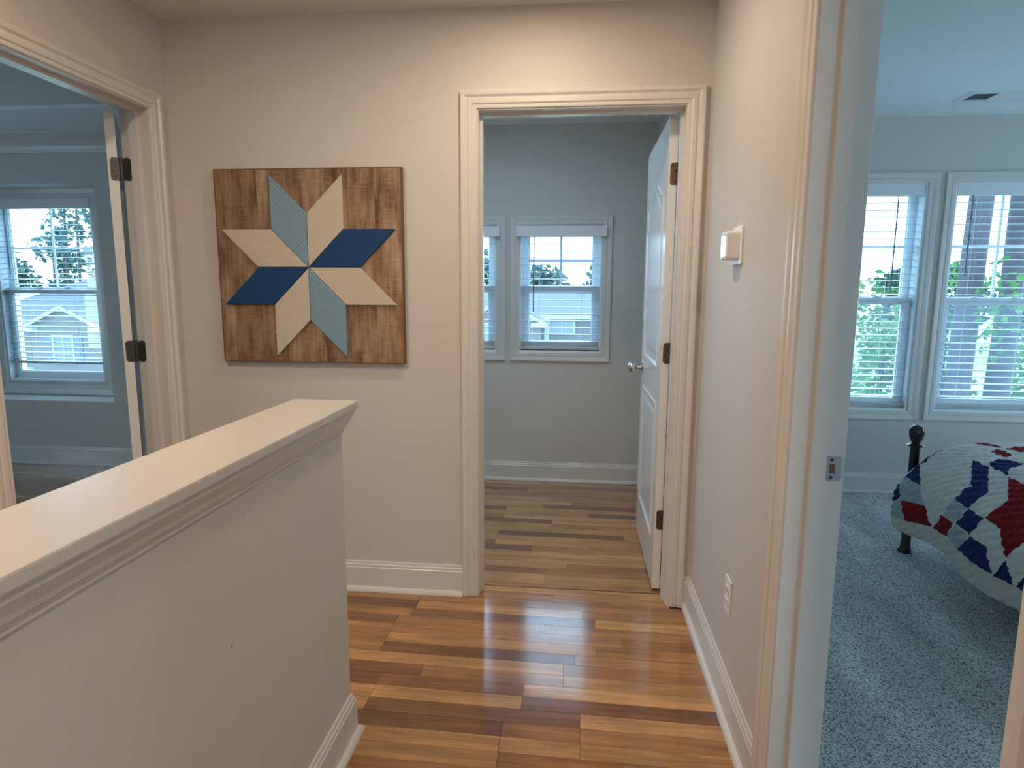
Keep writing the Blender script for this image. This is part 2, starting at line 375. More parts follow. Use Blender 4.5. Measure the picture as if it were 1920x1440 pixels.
struct(grid_wall(B(), YB, E, 0, H, XR, XR+T, [(DR[0]-J, DR[1]+J, -1, DH+J)], 'y').build('wall_right', paint))
struct(grid_wall(B(), XL-T, XRR+T, 0, 2.72, YB-T, YB, [(2.7, 3.95, .7, 1.85)], 'x').build('wall_rear', paint))  # unseen opening added behind the bedroom for more daylight
struct(grid_wall(B(), XL-T/2, XRR+T, -.3, 2.72, E, E+.16, [WC1, WC2, WB1, WB2, WB3], 'x').build('wall_back', paint))
struct(grid_wall(B(), XLL-T, XL-T/2, -.3, 2.72, E, E+.25, [NI], 'x').build('wall_back_left', paint))
struct(grid_wall(B(), XLL-T, XL-T/2, -.3, 2.72, E+.25, E+.41, [WLN], 'x').build('wall_niche', paint))
# side walls of the two big rooms, each with an unseen opening added to let daylight in
struct(grid_wall(B(), YB, E, 0, 2.72, XRR, XRR+T, [(3.0, 3.8, .7, 1.6)], 'y').build('wall_bedroom_side', paint))
struct(grid_wall(B(), YB, E, 0, 2.72, XLL-T, XLL, [(1.2, 2.1, .6, 2.0)], 'y').build('wall_left_room_side', paint))
struct(grid_wall(B(), XLL-T, XL-T, 0, 2.72, YB-T, YB, [], 'x').build('wall_left_room_rear', paint))

# ------------------------------------------------------------------ ceilings
struct(B().box(XL-T, YB, H, XR+T/2, D+T/2, H+.1).build('ceiling', ceilh, org=(0,1,H)))
# centre room ceiling with an unseen opening added to brighten the room
LIGHT_GAP = (-1.0, -.1, 2.95, 3.45)
b = B(); b.box(XL-T, D+T/2, H, LIGHT_GAP[0], E+.1, H+.1); b.box(LIGHT_GAP[1], D+T/2, H, XR+T/2, E+.1, H+.1)
b.box(LIGHT_GAP[0], D+T/2, H, LIGHT_GAP[1], LIGHT_GAP[2], H+.1); b.box(LIGHT_GAP[0], LIGHT_GAP[3], H, LIGHT_GAP[1], E+.1, H+.1)
struct(b.build('ceiling', ceilp))
struct(B().box(XR+T/2, YB, H, XRR+T, E+.1, H+.1).build('ceiling', ceilp))
b = B(); ti = 3.716       # tray: flat border and a raised middle
b.box(XLL, ti, H, XL-T, E+.1, H+.02); b.box(XLL, YB, H, XL-T, YB+.6, H+.02)
b.box(XLL, YB+.6, H, XLL+.6, ti, H+.02); b.box(XL-T-.6, YB+.6, H, XL-T, ti, H+.02)
struct(b.build('ceiling', ceilp))
struct(grid_wall(B(), XLL+.6, XL-T-.6, H+.02, 2.66, ti, ti+.02, [], 'x').build('trim_tray', paint))
struct(B().box(XLL-T, YB-T, 2.66, XL-T/2, E+.4, 2.72).build('ceiling', ceilp))

# ------------------------------------------------------------------ floors: laminate strips, each one a part
TONES = dict(L=(.55,.285,.10), l=(.49,.245,.082), M=(.42,.195,.062), m=(.37,.16,.048), D=(.215,.08,.024), d=(.265,.108,.034))
PW = .0656
SL = -.020
def strip_mesh(ln):
    b = B(); g = .0006
    b.add([(-ln/2+g,-PW/2+g,0),(ln/2-g,-PW/2+g,0),(ln/2-g,PW/2-g,0),(-ln/2+g,PW/2-g,0),
           (-ln/2+g,-PW/2+g,-.006),(ln/2-g,-PW/2+g,-.006),(ln/2-g,PW/2-g,-.006),(-ln/2+g,PW/2-g,-.006)],
          [(0,1,2,3),(0,4,5,1),(1,5,6,2),(2,6,7,3),(3,7,4,0)])
    me = bpy.data.meshes.new('floor_strip'); me.from_pydata(b.v, [], b.f); me.materials.append(plankm); return me
def lay(parent, x0, x1, rows, fill):
    """rows: list of (y_top at x=0, segments or None). segments: [(tone, x_end), ..., (tone, None)]"""
    for y, segs in rows:
        if segs is None:
            segs = []; x = x0+random.uniform(.15, .9)
            while x < x1-.12: segs.append((random.choice(fill), x)); x += random.choice((.42, .55, .7, .85))
            segs.append((random.choice(fill), None))
        a = x0
        for tn, xe in segs:
            e = x1 if xe is None else min(xe, x1)
            if e-a < .02: continue
            o = bpy.data.objects.new('floor_strip', strip_mesh(e-a)); COL.objects.link(o)
            cx = (a+e)/2; c = Vector((cx, y-PW/2+SL*cx, 0)); put(o, c, parent); o.rotation_euler = (0, 0, SL)
            k = random.uniform(.93, 1.08); t = TONES[tn]; o.color = (t[0]*k, t[1]*k, t[2]*k*random.uniform(.96, 1.06), 1)
            a = e
subm = mat('subfloor', (.06, .035, .02), .8)
fl = struct(B().box(XL-T, YB, -.06, XR+T/2, D+.02, -.004).build('floor', subm))
y0 = 2.6865 - PW*0        # first hall row ends at the threshold seam (x = 0)
hall = [
 [('L',None)],                                                    # threshold row in the opening
 [('m',-.077),('M',None)], [('M',-.66),('M',None)], [('D',-.654),('L',.05),('M',None)], [('M',-.66),('d',.1),('L',None)],
 [('D',-.71),('M',-.1),('M',None)], [('l',-.709),('M',.2),('m',None)], [('M',-.707),('l',.1),('M',None)], [('M',-.707),('D',.02),('M',None)],
 [('L',-.02),('m',None)], [('D',-.52),('M',-.018),('l',None)], [('D',-.657),('d',-.152),('L',None)], [('l',-.655),('L',-.152),('D',None)],
 [('l',-.656),('d',.037),('L',None)], [('D',-.203),('m',.037),('M',None)], [('L',-.203),('L',.037),('l',None)], [('l',-.2),('m',None)],
 [('m',-.2),('M',None)], [('D',-.2),('l',None)], [('M',.1),('L',None)]]
rows = [(y0-i*PW, s_) for i, s_ in enumerate(hall)]
lay(fl, DC[0]-J, DC[1]+J, rows[:1], 'L')
for i in (1,): lay(fl, DC[0]-J, DC[1]+J, [rows[1]], 'M')
lay(fl, XL, XR, rows[2:], 'MLd')
lay(fl, -.64, XR, [(y0-(20+i)*PW, None) for i in range(12)], 'LMlmd')
lay(fl, XL, -.775, [(y0-(20+i)*PW, None) for i in range(20)], 'LMlmd')
fc = struct(B().box(XL, D+.02, -.06, XR, E+.02, -.004).build('floor', subm))
cen = {0:[('l',-.12),('M',None)], 1:[('L',-.12),('l',None)], 2:[('d',-.121),('M',None)], 3:[('L',-.023),('m',None)], 4:[('l',None)], 5:[('L',None)], 6:[('D',-.209),('M',None)],
 7:[('m',-.409),('L',.096),('M',None)], 8:[('L',-.409),('L',.096),('l',None)], 9:[('l',-.408),('D',.28),('L',None)], 10:[('L',-.118),('L',None)], 11:[('l',-.119),('M',None)],
 12:[('D',-.119),('L',None)], 13:[('M',-.404),('L',None)], 14:[('l',-.404),('l',.099),('D',None)], 15:[('D',-.407),('L',None)], 16:[('l',-.189),('D',None)], 17:[('L',-.006),('M',None)],
 18:[('l',None)], 19:[('m',None)], 20:[('L',-.496),('M',None)], 21:[('D',-.307),('M',.19),('l',None)], 22:[('M',-.03),('d',None)], 23:[('l',None)], 24:[('M',-.1),('D',None)]}
lay(fc, XL, XR, [(y0+(i+1)*PW, [(t, None if x is None else x) for t, x in cen[i]] if i in cen else None) for i in range(26) if y0+(i+1)*PW < E+.03], 'LlMMd')
flr = struct(B().box(XLL, YB, -.06, XL-T, E+.02, -.004).build('floor', subm))
lay(flr, -5.2, XL-T, [(y0+(i+1)*PW, None) for i in range(-8, 25)], 'LlMMd')
lay(flr, XL-T, XL, [(y0-(i+1)*PW, None) for i in range(3, 15)], 'M')
lay(fc, DC[0]-J, DC[1]+J, [], 'M')
# bedroom carpet
cb = B(); nx, ny = 150, 150
cx0, cx1, cy0, cy1 = XR+.07, XRR, YB, E
for i in range(nx+1):
    for j in range(ny+1): cb.v.append((cx0+(cx1-cx0)*i/nx, cy0+(cy1-cy0)*j/ny, -.002+.003*math.sin(i*1.7+j*.3)*math.sin(j*1.3)))
for i in range(nx):
    for j in range(ny): a = i*(ny+1)+j; cb.f.append((a, a+ny+1, a+ny+2, a+1))
struct(cb.build('floor', carpetm, smooth=True), None)
struct(B().box(XR+.07, YB, -.1, XRR, E, -.02).build('floor', subm))

# ------------------------------------------------------------------ trim profiles
CAS = [(0,0),(0,.008),(.003,.010),(.014,.0105),(.017,.014),(.020,.0155),(.034,.0155),(.038,.012),(.042,.0125),(.046,.016),(.050,.019),(.061,.020),(.066,.0175),(.066,0)]
BBP = [(0,0),(0,.135),(.004,.1345),(.006,.130),(.0065,.124),(.0095,.121),(.011,.117),(.0115,.110),(.014,.107),(.0145,.020),(.020,.0185),(.026,.014),(.030,.007),(.031,0)]
def opening_casing(name, a0, a1, h, mp, parent=None, two=None):
    b = B(); r = .005
    b.sweep([(a0-r, 0), (a0-r, h+r), (a1+r, h+r), (a1+r, 0)], CAS, mp, side=1)
    return b
def door_trim(name, a0, a1, axis, t0, t1, stop_at, stop_dir, casings):
    """jamb lining, stops and casings of a doorway; axis 'x' = opening runs along x"""
    P = (lambda a, t, z: (a, t, z)) if axis == 'x' else (lambda a, t, z: (t, a, z))
    root = empty(name, P((a0+a1)/2, (t0+t1)/2, 0)); struct(root)
    def bx(b, a_, t_, z_, A_, T_, Z_): p = P(a_, t_, z_); q = P(A_, T_, Z_); b.box(*p, *q)
    e = .002
    for (p, q) in ((a0-J, a0), (a1, a1+J)):
        b = B(); bx(b, p, t0-e, 0, q, t1+e, DH); b.build('side_jamb', trimw, root)
    b = B(); bx(b, a0-J, t0-e, DH, a1+J, t1+e, DH+J); b.build('head_jamb', trimw, root)
    s0, s1 = stop_at, stop_at+stop_dir*.034
    b = B(); bx(b, a0, s0, 0, a0+.011, s1, DH-.011); bx(b, a1-.011, s0, 0, a1, s1, DH-.011); bx(b, a0, s0, DH-.011, a1, s1, DH); b.build('door_stop', trimw, root)
    for t, sg in casings:
        mp = lambda a, z, h, t=t, sg=sg: P(a, t+sg*h, z)
        opening_casing('casing', a0, a1, DH, mp).build('casing', trimw, root, smooth=False)
    return root
tr1 = door_trim('trim_1', DC[0], DC[1], 'x', D, D+T, D+T-.037, -1, [(D, -1), (D+T, 1)])
tr2 = door_trim('trim_2', DL[0], DL[1], 'y', XL-T, XL, XL-T+.037, 1, [(XL, 1), (XL-T, -1)])
tr3 = door_trim('trim_3', DR[0], DR[1], 'y', XR, XR+T, XR+T-.037, -1, [(XR, -1), (XR+T, 1)])

def baseboard(name, path, side): return struct(B().sweep(path, BBP, lambda a, b_, h: (a, b_, h), side=side).build(name, trimw))
c = .071
baseboard('baseboard_far', [(XL, D), (DC[0]-c, D)], -1)
baseboard('baseboard_right', [(XR, D-.0), (XR, DR[1]+c)], -1)
baseboard('baseboard_right_near', [(XR, DR[0]-c), (XR, YB)], -1)
baseboard('baseboard_far_right', [(DC[1]+c, D), (XR, D)], -1)
baseboard('baseboard_left', [(XL, DL[0]-c), (XL, YB)], 1)
baseboard('baseboard_center_room', [(XL, E), (XR, E)], -1)
baseboard('baseboard_center_side', [(XR, D+T+.08), (XR, E-.01)], 1)
baseboard('baseboard_left_room', [(XLL, E), (XL-T, E)], -1)
baseboard('baseboard_bedroom', [(XR+T, E), (XRR, E)], -1)
baseboard('baseboard_bedroom_side', [(XR+T, E), (XR+T, DR[1]+c)], 1)
# small loose quarter-round gap and the threshold seam
struct(B().box(DC[0], D+.094, -.003, DC[1], D+.0985, .0016).build('trim_4', mat('seam_dark', (.09, .05, .03), .6)))
# crown moulding in the left room
CR = [(0,0),(0,-.125),(.012,-.125),(.014,-.112),(.02,-.108),(.03,-.085),(.055,-.05),(.085,-.028),(.092,-.02),(.105,-.016),(.107,0)]
struct(B().sweep([(XLL, E), (XL-T, E), (XL-T, YB)], CR, lambda a, b_, h: (a, b_, H+h), side=-1).build('trim_crown', trimw))

# ------------------------------------------------------------------ half wall with cap
HX0, HX1, HY = -.767, -.652, 1.667
struct(B().box(HX0, YB, -.002, HX1, HY, 1.0).build('wall_half', paint))
pth = [(HX1, YB), (HX1, HY), (HX0, HY), (HX0, YB)]
cap = B()
o = .038
cap.box(HX0-o, YB, 1.0, HX1+o, HY+o, 1.023, bev=.004)
cp = struct(cap.build('trim_half_wall_cap', capw))
CV = [(0,0),(0,-.062),(.006,-.062),(.0065,-.054),(.010,-.052),(.012,-.046),(.015,-.044),(.018,-.034),(.025,-.021),(.029,-.014),(.030,-.008),(.030,0)]
struct(B().sweep(pth, CV, lambda a, b_, h: (a, b_, 1.0+h), side=-1).build('trim_cap_moulding', trimw))
struct(B().sweep(pth, BBP, lambda a, b_, h: (a, b_, h), side=-1).build('baseboard_half_wall', trimw))
b = B(); b.prism([(1.064,.650),(1.070,.651),(1.067,.647),(1.066,.642)], lambda a, z, h: (HX1+h, a, z), 0, .0006)
struct(b.build('trim_scuff', mat('scuff', (.25,.22,.2), .8)))
# ------------------------------------------------------------------ hinge, knob and doors
def rr(w, h, r, n=5, right_only=False, left_only=False):
    pts = []
    for cx_, cy_, a0 in ((w/2-r, h/2-r, 0), (-w/2+r, h/2-r, 90), (-w/2+r, -h/2+r, 180), (w/2-r, -h/2+r, 270)):
        sq = (right_only and cx_ < 0) or (left_only and cx_ > 0)
        if sq: pts.append((math.copysign(w/2, cx_), math.copysign(h/2, cy_))); continue
        for k in range(n+1): a = math.radians(a0+90*k/n); pts.append((cx_+r*math.cos(a), cy_+r*math.sin(a)))
    return pts
def xform(b, M):
    b.xf = M; return b
def door(name, hinge, ang, w, sgn, hmat, pin=.006):
    """Door leaf in local coordinates: x along the leaf from the hinge edge, y = thickness (0..sgn*.035), z up.
       hinge = pin position, ang = direction of the leaf in plan."""
    root = empty(name, (hinge[0], hinge[1], 0)); struct(root)
    M = Matrix.Translation((hinge[0], hinge[1], 0)) @ Matrix.Rotation(ang, 4, 'Z')
    th = .035; yb = pin if sgn > 0 else -pin-th; ht = 2.022; z0 = .012
    b = B(); b.box(.003, yb+.006, z0, w, yb+th-.006, z0+ht); xform(b, M).build('core', doorw, root)
    # stile-and-rail faces with arched upper panel opening and rectangular lower one
    sx0, sx1 = .115, w-.115
    def arch(n=12, inset=0):
        zt, rise = 1.83, .085
        pts = [(sx0+inset, 1.0+inset), (sx1-inset, 1.0+inset)]
        for k in range(n+1):
            u = k/n; x = sx1-inset-(sx1-sx0-2*inset)*u
            z = zt-rise-inset+rise*(1-math.cos(2*PI*u))/2
            pts.append((x, z))
        return pts
    def rect(inset=0): return [(sx0+inset, .22+inset), (sx1-inset, .22+inset), (sx1-inset, .84-inset), (sx0+inset, .84-inset)]
    for face in (0, 1):
        y_in = yb+.006 if face == 0 else yb+th-.006; y_out = yb if face == 0 else yb+th
        cu = bpy.data.curves.new('face_curve', 'CURVE'); cu.dimensions = '2D'; cu.fill_mode = 'BOTH'
        for pl in ([(.003, z0), (w, z0), (w, z0+ht), (.003, z0+ht)], arch(), rect()):
            sp = cu.splines.new('POLY'); sp.points.add(len(pl)-1)
            for q, (a, c_) in zip(sp.points, pl): q.co = (a, c_, 0, 1)
            sp.use_cyclic_u = True
        cu.extrude = .003
        tmp = bpy.data.objects.new('tmp', cu); COL.objects.link(tmp)
        dg = bpy.context.evaluated_depsgraph_get(); dg.update(); me = bpy.data.meshes.new_from_object(tmp.evaluated_get(dg))
        b = B(); mid = (y_in+y_out)/2
        b.v = [(v.co.x, mid+v.co.z, v.co.y) for v in me.vertices]; b.f = [tuple(p.vertices) for p in me.polygons]
        bpy.data.objects.remove(tmp); xform(b, M).build('stile_frame', doorw, root)
        # sticking slope and raised field
        sg = -1 if face == 0 else 1
        for pl in (arch, rect):
            A = pl(); C_ = pl(inset=.045); D_ = pl(inset=.062); n = len(A); b = B()
            base = y_in+sg*.0005
            b.sweep(A, [(0, 0), (0, .0095), (.006, .009), (.016, .001), (.016, 0)], lambda a, z, h: (a, base+sg*h, z), closed=True, side=1)
            xform(b, M).build('panel_moulding', doorw, root)
            b = B(); n = len(C_)
            b.add([(a, y_in, z) for a, z in C_]+[(a, y_in+sg*.005, z) for a, z in D_], [tuple(range(n, 2*n))]+[(i, (i+1) % n, (i+1) % n+n, i+n) for i in range(n)])
            xform(b, M).build('raised_panel', doorw, root)
    # hinges
    for zc in (.335, 1.075, 1.81):
        b = B(); b.tube([(0, 0, zc-.045), (0, 0, zc+.045)], .0065, 12)
        for k in range(5): b.tube([(0, 0, zc-.045+k*.018+.0005), (0, 0, zc-.045+k*.018+.0165)], .0072, 12)
        hg = xform(b, M).build('hinge', hmat, root, smooth=True)
        wl = .030
        b = B(); b.prism(rr(wl, .089, .012, right_only=(sgn > 0), left_only=(sgn < 0)), lambda a, c_, h: (.003-h, (yb+wl/2+.000 if sgn > 0 else yb+th-wl/2), zc+c_) if 0 else ((.003-h), (yb-.003+wl/2+a if sgn > 0 else yb+th+.003-wl/2+a), zc+c_), 0, .0022)
        xform(b, M).build('hinge_leaf', hmat, hg)
        b = B()
        for k, (a, c_) in enumerate(((.006, .03), (-.004, .01), (.006, -.01), (-.004, -.03))):
            yy = (yb-.003+wl/2+a if sgn > 0 else yb+th+.003-wl/2+a)
            b.lathe([(.0001, 0), (.0036, 0), (.0036, .0012), (.0001, .0012)], (.003-.0035, yy, zc+c_), 'x', 8)
        xform(b, M).build('screw', screwm, hg)
    return root, M, yb, th
# centre door: hinged on the right jamb, opened 90 degrees into the far room
rootC, MC, ybC, thC = door('door_1', (DC[1]-.001, D+T+.006), PI/2, .775, 1, bronze)
def knob(root, M, w, y, sg):
    P = lambda r, h: (r, h)
    b = B(); b.lathe([(.001, 0), (.031, 0), (.032, .003), (.029, .007), (.012, .009), (.0105, .030), (.018, .036), (.026, .046), (.0285, .056), (.0265, .066), (.018, .074), (.006, .078), (.0005, .078)], (0, 0, 0), 'y', 24)
    v = [(p[0]+w-.062, y+sg*p[1], p[2]+.93) for p in b.v]; b.v = v
    xform(b, M).build('door_knob', nickel, root, smooth=True)
knob(rootC, MC, .775, ybC+thC, 1); knob(rootC, MC, .775, ybC, -1)
b = B(); b.box(.7745, ybC+.006, .90, .7765, ybC+thC-.006, .96); xform(b, MC).build('latch_plate', nickel, rootC)
# left door: hinged on the far jamb of the left doorway, swung wide open
rootL, ML, ybL, thL = door('door_2', (XL-T-.012, DL[1]-.001), math.radians(124.5), .752, 1, pewter, pin=.012)
# jamb leaves of the left door's hinges
for zc in (.335, 1.075, 1.81):
    b = B(); b.prism(rr(.032, .089, .012, right_only=False, left_only=False), lambda a, c_, h: (XL-T-.004+.018+a, DL[1]-.0022+h, zc+c_), 0, .0022)
    lf = b.build('hinge_leaf', pewter, tr2)
    b = B()
    for a, c_ in ((.006, .03), (-.004, .01), (.006, -.01), (-.004, -.03)): b.lathe([(.0001, 0), (.0036, 0), (.0036, .001), (.0001, .001)], (XL-T+.016+a, DL[1]-.0035, zc+c_), 'y', 8)
    b.build('screw', screwm, lf)
# strike plate on the bedroom jamb
b = B(); sx = XR+T-.018
b.prism(rr(.036, .058, .006), lambda a, c_, h: (sx+a, DR[1]-h, .93+c_), 0, .0018)
b.tube([(XR+T+.0, DR[1]-.0015, .912), (XR+T+.006, DR[1]-.0005, .912)], .001, 6)
b.prism([(XR+T-.001, DR[1]-.0018), (XR+T+.006, DR[1]-.0010), (XR+T+.008, DR[1]+.003), (XR+T+.006, DR[1]+.003), (XR+T+.004, DR[1]+.001), (XR+T-.001, DR[1])], lambda a, c_, h: (a, c_, h), .908, .952)
sp = b.build('strike_plate', nickel, tr3, smooth=False)
b = B(); b.prism(rr(.013, .022, .003), lambda a, c_, h: (sx-.002+a, DR[1]-h, .93+c_), .0015, .0024); b.build('latch_hole', mat('latch_hole_wood', (.16, .08, .04), .8), sp)
b = B()
for z in (.951, .909): b.lathe([(.0001, 0), (.0038, 0), (.0038, .001), (.0001, .001)], (sx-.004, DR[1]-.0028, z), 'y', 10)
b.build('screw', screwm, sp)

# ------------------------------------------------------------------ windows
WCAS = [(0,0),(0,.010),(.004,.012),(.022,.013),(.026,.010),(.030,.013),(.048,.017),(.056,.018),(.060,.016),(.060,0)]
def rectpath(x0, x1, z0, z1): return [(x0, z0), (x1, z0), (x1, z1), (x0, z1)]
def window(name, r, y, th, muntins=True, munt=None, mz=None, cas=WCAS, botx=0):
    x0, x1, z0, z1 = r; munt = munt or vinyl
    root = empty(name, ((x0+x1)/2, y, z0)); struct(root)
    B().sweep(rectpath(x0, x1, z0-botx, z1), cas, lambda a, z, h: (a, y-h, z), closed=True, side=-1).build('casing', trimw, root)
    B().sweep(rectpath(x0, x1, z0, z1), [(0, .001), (-.014, .001), (-.014, th), (0, th)], lambda a, z, h: (a, y+h, z), closed=True, side=-1).build('window_lining', vinyl, root)
    a0, a1, c0, c1 = x0+.014, x1-.014, z0+.014, z1-.014; mid = mz or (c0+c1)/2
    def sash(nm, zb, zt, yy, rail_b, rail_t, glass_mat):
        so = B(); st = .046
        g = (a0+st, a1-st, zb+rail_b, zt-rail_t)
        # outer frame with a stepped bead
        so.box(a0, yy, zb, g[0], yy+.030, zt, bev=.002); so.box(g[1], yy, zb, a1, yy+.030, zt, bev=.002)
        so.box(g[0], yy, zb, g[1], yy+.030, g[2], bev=.002); so.box(g[0], yy, g[3], g[1], yy+.030, zt, bev=.002)
        so.sweep(rectpath(*g), [(0, .008), (-.008, .008), (-.008, .022), (0, .022)], lambda a, z, h: (a, yy+h, z), closed=True, side=-1)
        s_ = so.build('sash', vinyl, root)
        B().box(g[0], yy+.013, g[2], g[1], yy+.016, g[3]).build('pane', pane_m, s_)
        return s_, g
    su, gu = sash('upper', mid-.018, c1, y+.085, .036, .045, pane_m)
    sl, gl = sash('lower', c0, mid+.018, y+.050, .055, .036, pane_m)
    if muntins:
        b = B(); xm = (gu[0]+gu[1])/2; zm = (gu[2]+gu[3])/2; w = .008
        b.box(xm-w, y+.089, gu[2], xm+w, y+.0965, gu[3]); b.box(gu[0], y+.089, zm-w, xm-w, y+.0965, zm+w); b.box(xm+w, y+.089, zm-w, gu[1], y+.0965, zm+w)
        b.build('muntin', munt, su)
    b = B(); xm = (x0+x1)/2
    for dx in ((0,) if x1-x0 < .6 else (-.12, .12)):
        b.lathe([(.001, 0), (.020, 0), (.020, .006), (.012, .010), (.001, .010)], (xm+dx, y+.062, mid+.018), 'z', 16)
        b.box(xm+dx-.028, y+.054, mid+.020, xm+dx+.028, y+.066, mid+.027, bev=.002)
    b.build('sash_lock', vinyl, sl)
    B().box(a0+.01, y+.125, c0, a1-.01, y+.1265, mid).build('insect_screen', screen_m, root)
    return root
window('window_1', WC1, E, .16, munt=muntm, mz=1.35); window('window_2', WC2, E, .16, munt=muntm, mz=1.35)
window('window_3', WB1, E, .16, mz=1.285); window('window_4', WB2, E, .16, mz=1.285); window('window_5', WB3, E, .16, mz=1.285)
LCAS = [(0,0),(0,.010),(.004,.014),(.03,.014),(.034,.018),(.078,.022),(.085,.020),(.085,0)]
window('window_6', WLN, E+.25, .16, mz=1.32, cas=LCAS, botx=.02)
# niche ledge; its window light is put into a paler, glossier coat
struct(B().box(NI[0], E-.004, NI[2], NI[1], E+.25, NI[2]+.006).build('trim_niche_ledge', mat('ledge_lit', (.82, .82, .80), .12, coat=.5)))

def slat_mesh(w):
    b = B(); d = .048; n = 4
    top = [(-d/2+d*k/n, .0022*math.sin(PI*k/n)) for k in range(n+1)]
    prof = top+[(p, q-.0026) for p, q in reversed(top)]
    b.prism(prof, lambda p, q, h: (h, p, q), -w/2, w/2)
    me = bpy.data.meshes.new('slat'); me.from_pydata(b.v, [], b.f); me.update()
    bm = bmesh.new(); bm.from_mesh(me); bmesh.ops.recalc_face_normals(bm, faces=bm.faces[:]); bm.to_mesh(me); bm.free()
    me.materials.append(slatm); return me
def blind(x0, x1, zv0, zv1, zrail, y, pitch, label, wand=None, tilt=3, vx=None, railt=.018, group=None, raily=0, vfront=.0):
    root = empty('window_blind', ((x0+x1)/2, y, zv0))
    tag(root, label, 'blind', group)
    v0, v1 = vx or (x0-.002, x1+.002)
    B().box(v0, y-.045-vfront, zv0, v1, y-.036-vfront, zv1, bev=.003).build('valance', blindw, root)
    b = B(); b.box(v0+.002, y-.036-vfront, zv1-.008, v1-.002, y-.036-vfront+.004, zv1)
    if vfront: b.box(v0, y-.036-vfront, zv0, v0+.009, y-.004, zv1); b.box(v1-.009, y-.036-vfront, zv0, v1, y-.004, zv1)
    b.box(x0+.003, y-.032, zv1-.055, x1-.003, y+.024, zv1-.012); b.build('headrail', blindw, root)
    me = slat_mesh(x1-x0-.008)
    z = zv0+.004
    while z > zrail+railt+.018:
        o = bpy.data.objects.new('slat', me); COL.objects.link(o); put(o, ((x0+x1)/2, y, z), root)
        o.rotation_euler = (math.radians(tilt+random.uniform(-1.2, 1.2)), math.radians(random.uniform(-.12, .12)), 0); z -= pitch
    B().box(x0+.004, y-.026, zrail, x1-.004, y+.026, zrail+railt, bev=.003).build('bottom_rail', railm, root)
    w = x1-x0
    for fx in ((.24, .76) if w < .95 else (.15, .5, .85)):
        xx = x0+w*fx
        for dy in (-.025, .025): B().tube([(xx, y+dy, zrail), (xx, y+dy, zv0+.01)], .0009, 5).build('ladder_cord', cordm, root)
        B().lathe([(.0002, 0), (.006, 0), (.006, .005), (.0002, .005)], (xx, y, zrail-.005), 'z', 10).build('cord_plug', railm, root)
    if wand:
        wx, wl = wand
        b = B(); b.tube([(wx, y-.034, zv0+.02), (wx, y-.034, zv0-wl)], .0042, 6); b.build('tilt_wand', wandm, root, smooth=True)
    return root
yb_ = E+.022
blind(WC1[0]+.002, WC1[1]-.002, 1.695, 1.765, .935, yb_, .0470, 'short white slatted blind cut off by the left casing of the middle doorway', None, vx=(WC1[0]-.022, WC1[1]+.022), vfront=.022)
blind(WC2[0]+.002, WC2[1]-.002, 1.695, 1.765, .935, yb_, .0470, 'short white slatted blind fully seen through the middle doorway', (-.293, .50), vx=(WC2[0]-.022, WC2[1]+.022), vfront=.022)
blind(WB1[0]+.018, WB1[1]-.018, 1.945, 2.012, .595, E+.045, .0445, 'tall white slatted blind in the left bedroom window beside the door jamb', (2.02, .6))
blind(WB2[0]+.018, WB2[1]-.018, 1.945, 2.012, .595, E+.045, .0445, 'tall white slatted blind in the right bedroom window before two tree trunks', (2.462, .50))
blind(WB3[0]+.018, WB3[1]-.018, 1.945, 2.012, .595, E+.045, .0445, 'white slatted blind in a bedroom window right of the photo edge', (3.30, .50))
blind(WLN[0]+.016, WLN[1]-.016, 1.945, 2.012, .74, E+.29, .0415, 'white slatted blind in the recessed window of the left room', (-4.435, .5), tilt=6)

# ------------------------------------------------------------------ wall art
AC = (-1.110, 1.4265); AH = .3945
art = empty('star_wall_art', (AC[0], D, AC[1]-AH)); tag(art, 'square wooden barn star wall art with blue and cream diamonds', 'wall art')
xs = [-AH, -.335, -.215, -.07, .06, .17, .285, AH]
for i in range(7):
    b = B(); b.box(AC[0]+xs[i]+.0001, D-.030, AC[1]-AH, AC[0]+xs[i+1]-.0001, D-.003, AC[1]+AH, bev=.0006)
    o = b.build('board', boardm, art); k = .74*(.95, .86, .92, 1.0, .9, 1.08, 1.12)[i]; o.color = (k, k, k, 1)
b = B(); e = .004
edge = mat('board_edge', (.16, .075, .035), .7)
b.sweep([(AC[0]-AH, AC[1]-AH), (AC[0]+AH, AC[1]-AH), (AC[0]+AH, AC[1]+AH), (AC[0]-AH, AC[1]+AH)], [(0,0),(0,.0285),(.004,.0285),(.004,0)], lambda a, z, h: (a, D-.002-h, z), closed=True, side=-1).build('edge_band', edge, art)
cream = painted_star('star_cream', (.55, .49, .395), False); navy = painted_star('star_navy', (.010, .055, .155), True); sky_b = painted_star('star_light_blue', (.20, .32, .41), True)
a_ = .219; g_ = a_/math.sqrt(2)
car = {'u': (0, a_), 'd': (0, -a_), 'l': (-a_, 0), 'r': (a_, 0)}
for c1, dg, mt, lb in (('u', (-1, 1), sky_b, 'light blue diamond pointing up left'), ('u', (1, 1), cream, 'cream diamond pointing up right'), ('r', (1, 1), navy, 'navy diamond pointing right'),
                       ('r', (1, -1), cream, 'cream diamond pointing right and down'), ('d', (1, -1), sky_b, 'light blue diamond pointing down right'), ('d', (-1, -1), cream, 'cream diamond pointing down left'),
                       ('l', (-1, -1), navy, 'navy diamond pointing left'), ('l', (-1, 1), cream, 'cream diamond pointing left and up')):
    p = Vector(car[c1]); q = Vector((dg[0]*g_, dg[1]*g_)); pts = [Vector((0, 0)), p, p+q, q]; cc = (p+q)/2
    pts = [cc+(v-cc)*.985 for v in pts]
    b = B(); b.prism([(AC[0]+v.x, AC[1]+v.y) for v in pts], lambda a, z, h: (a, D-.0295-h, z), 0, .011)
    o = b.build('star_piece', mt, art, bevel=.0015); o['label'] = lb

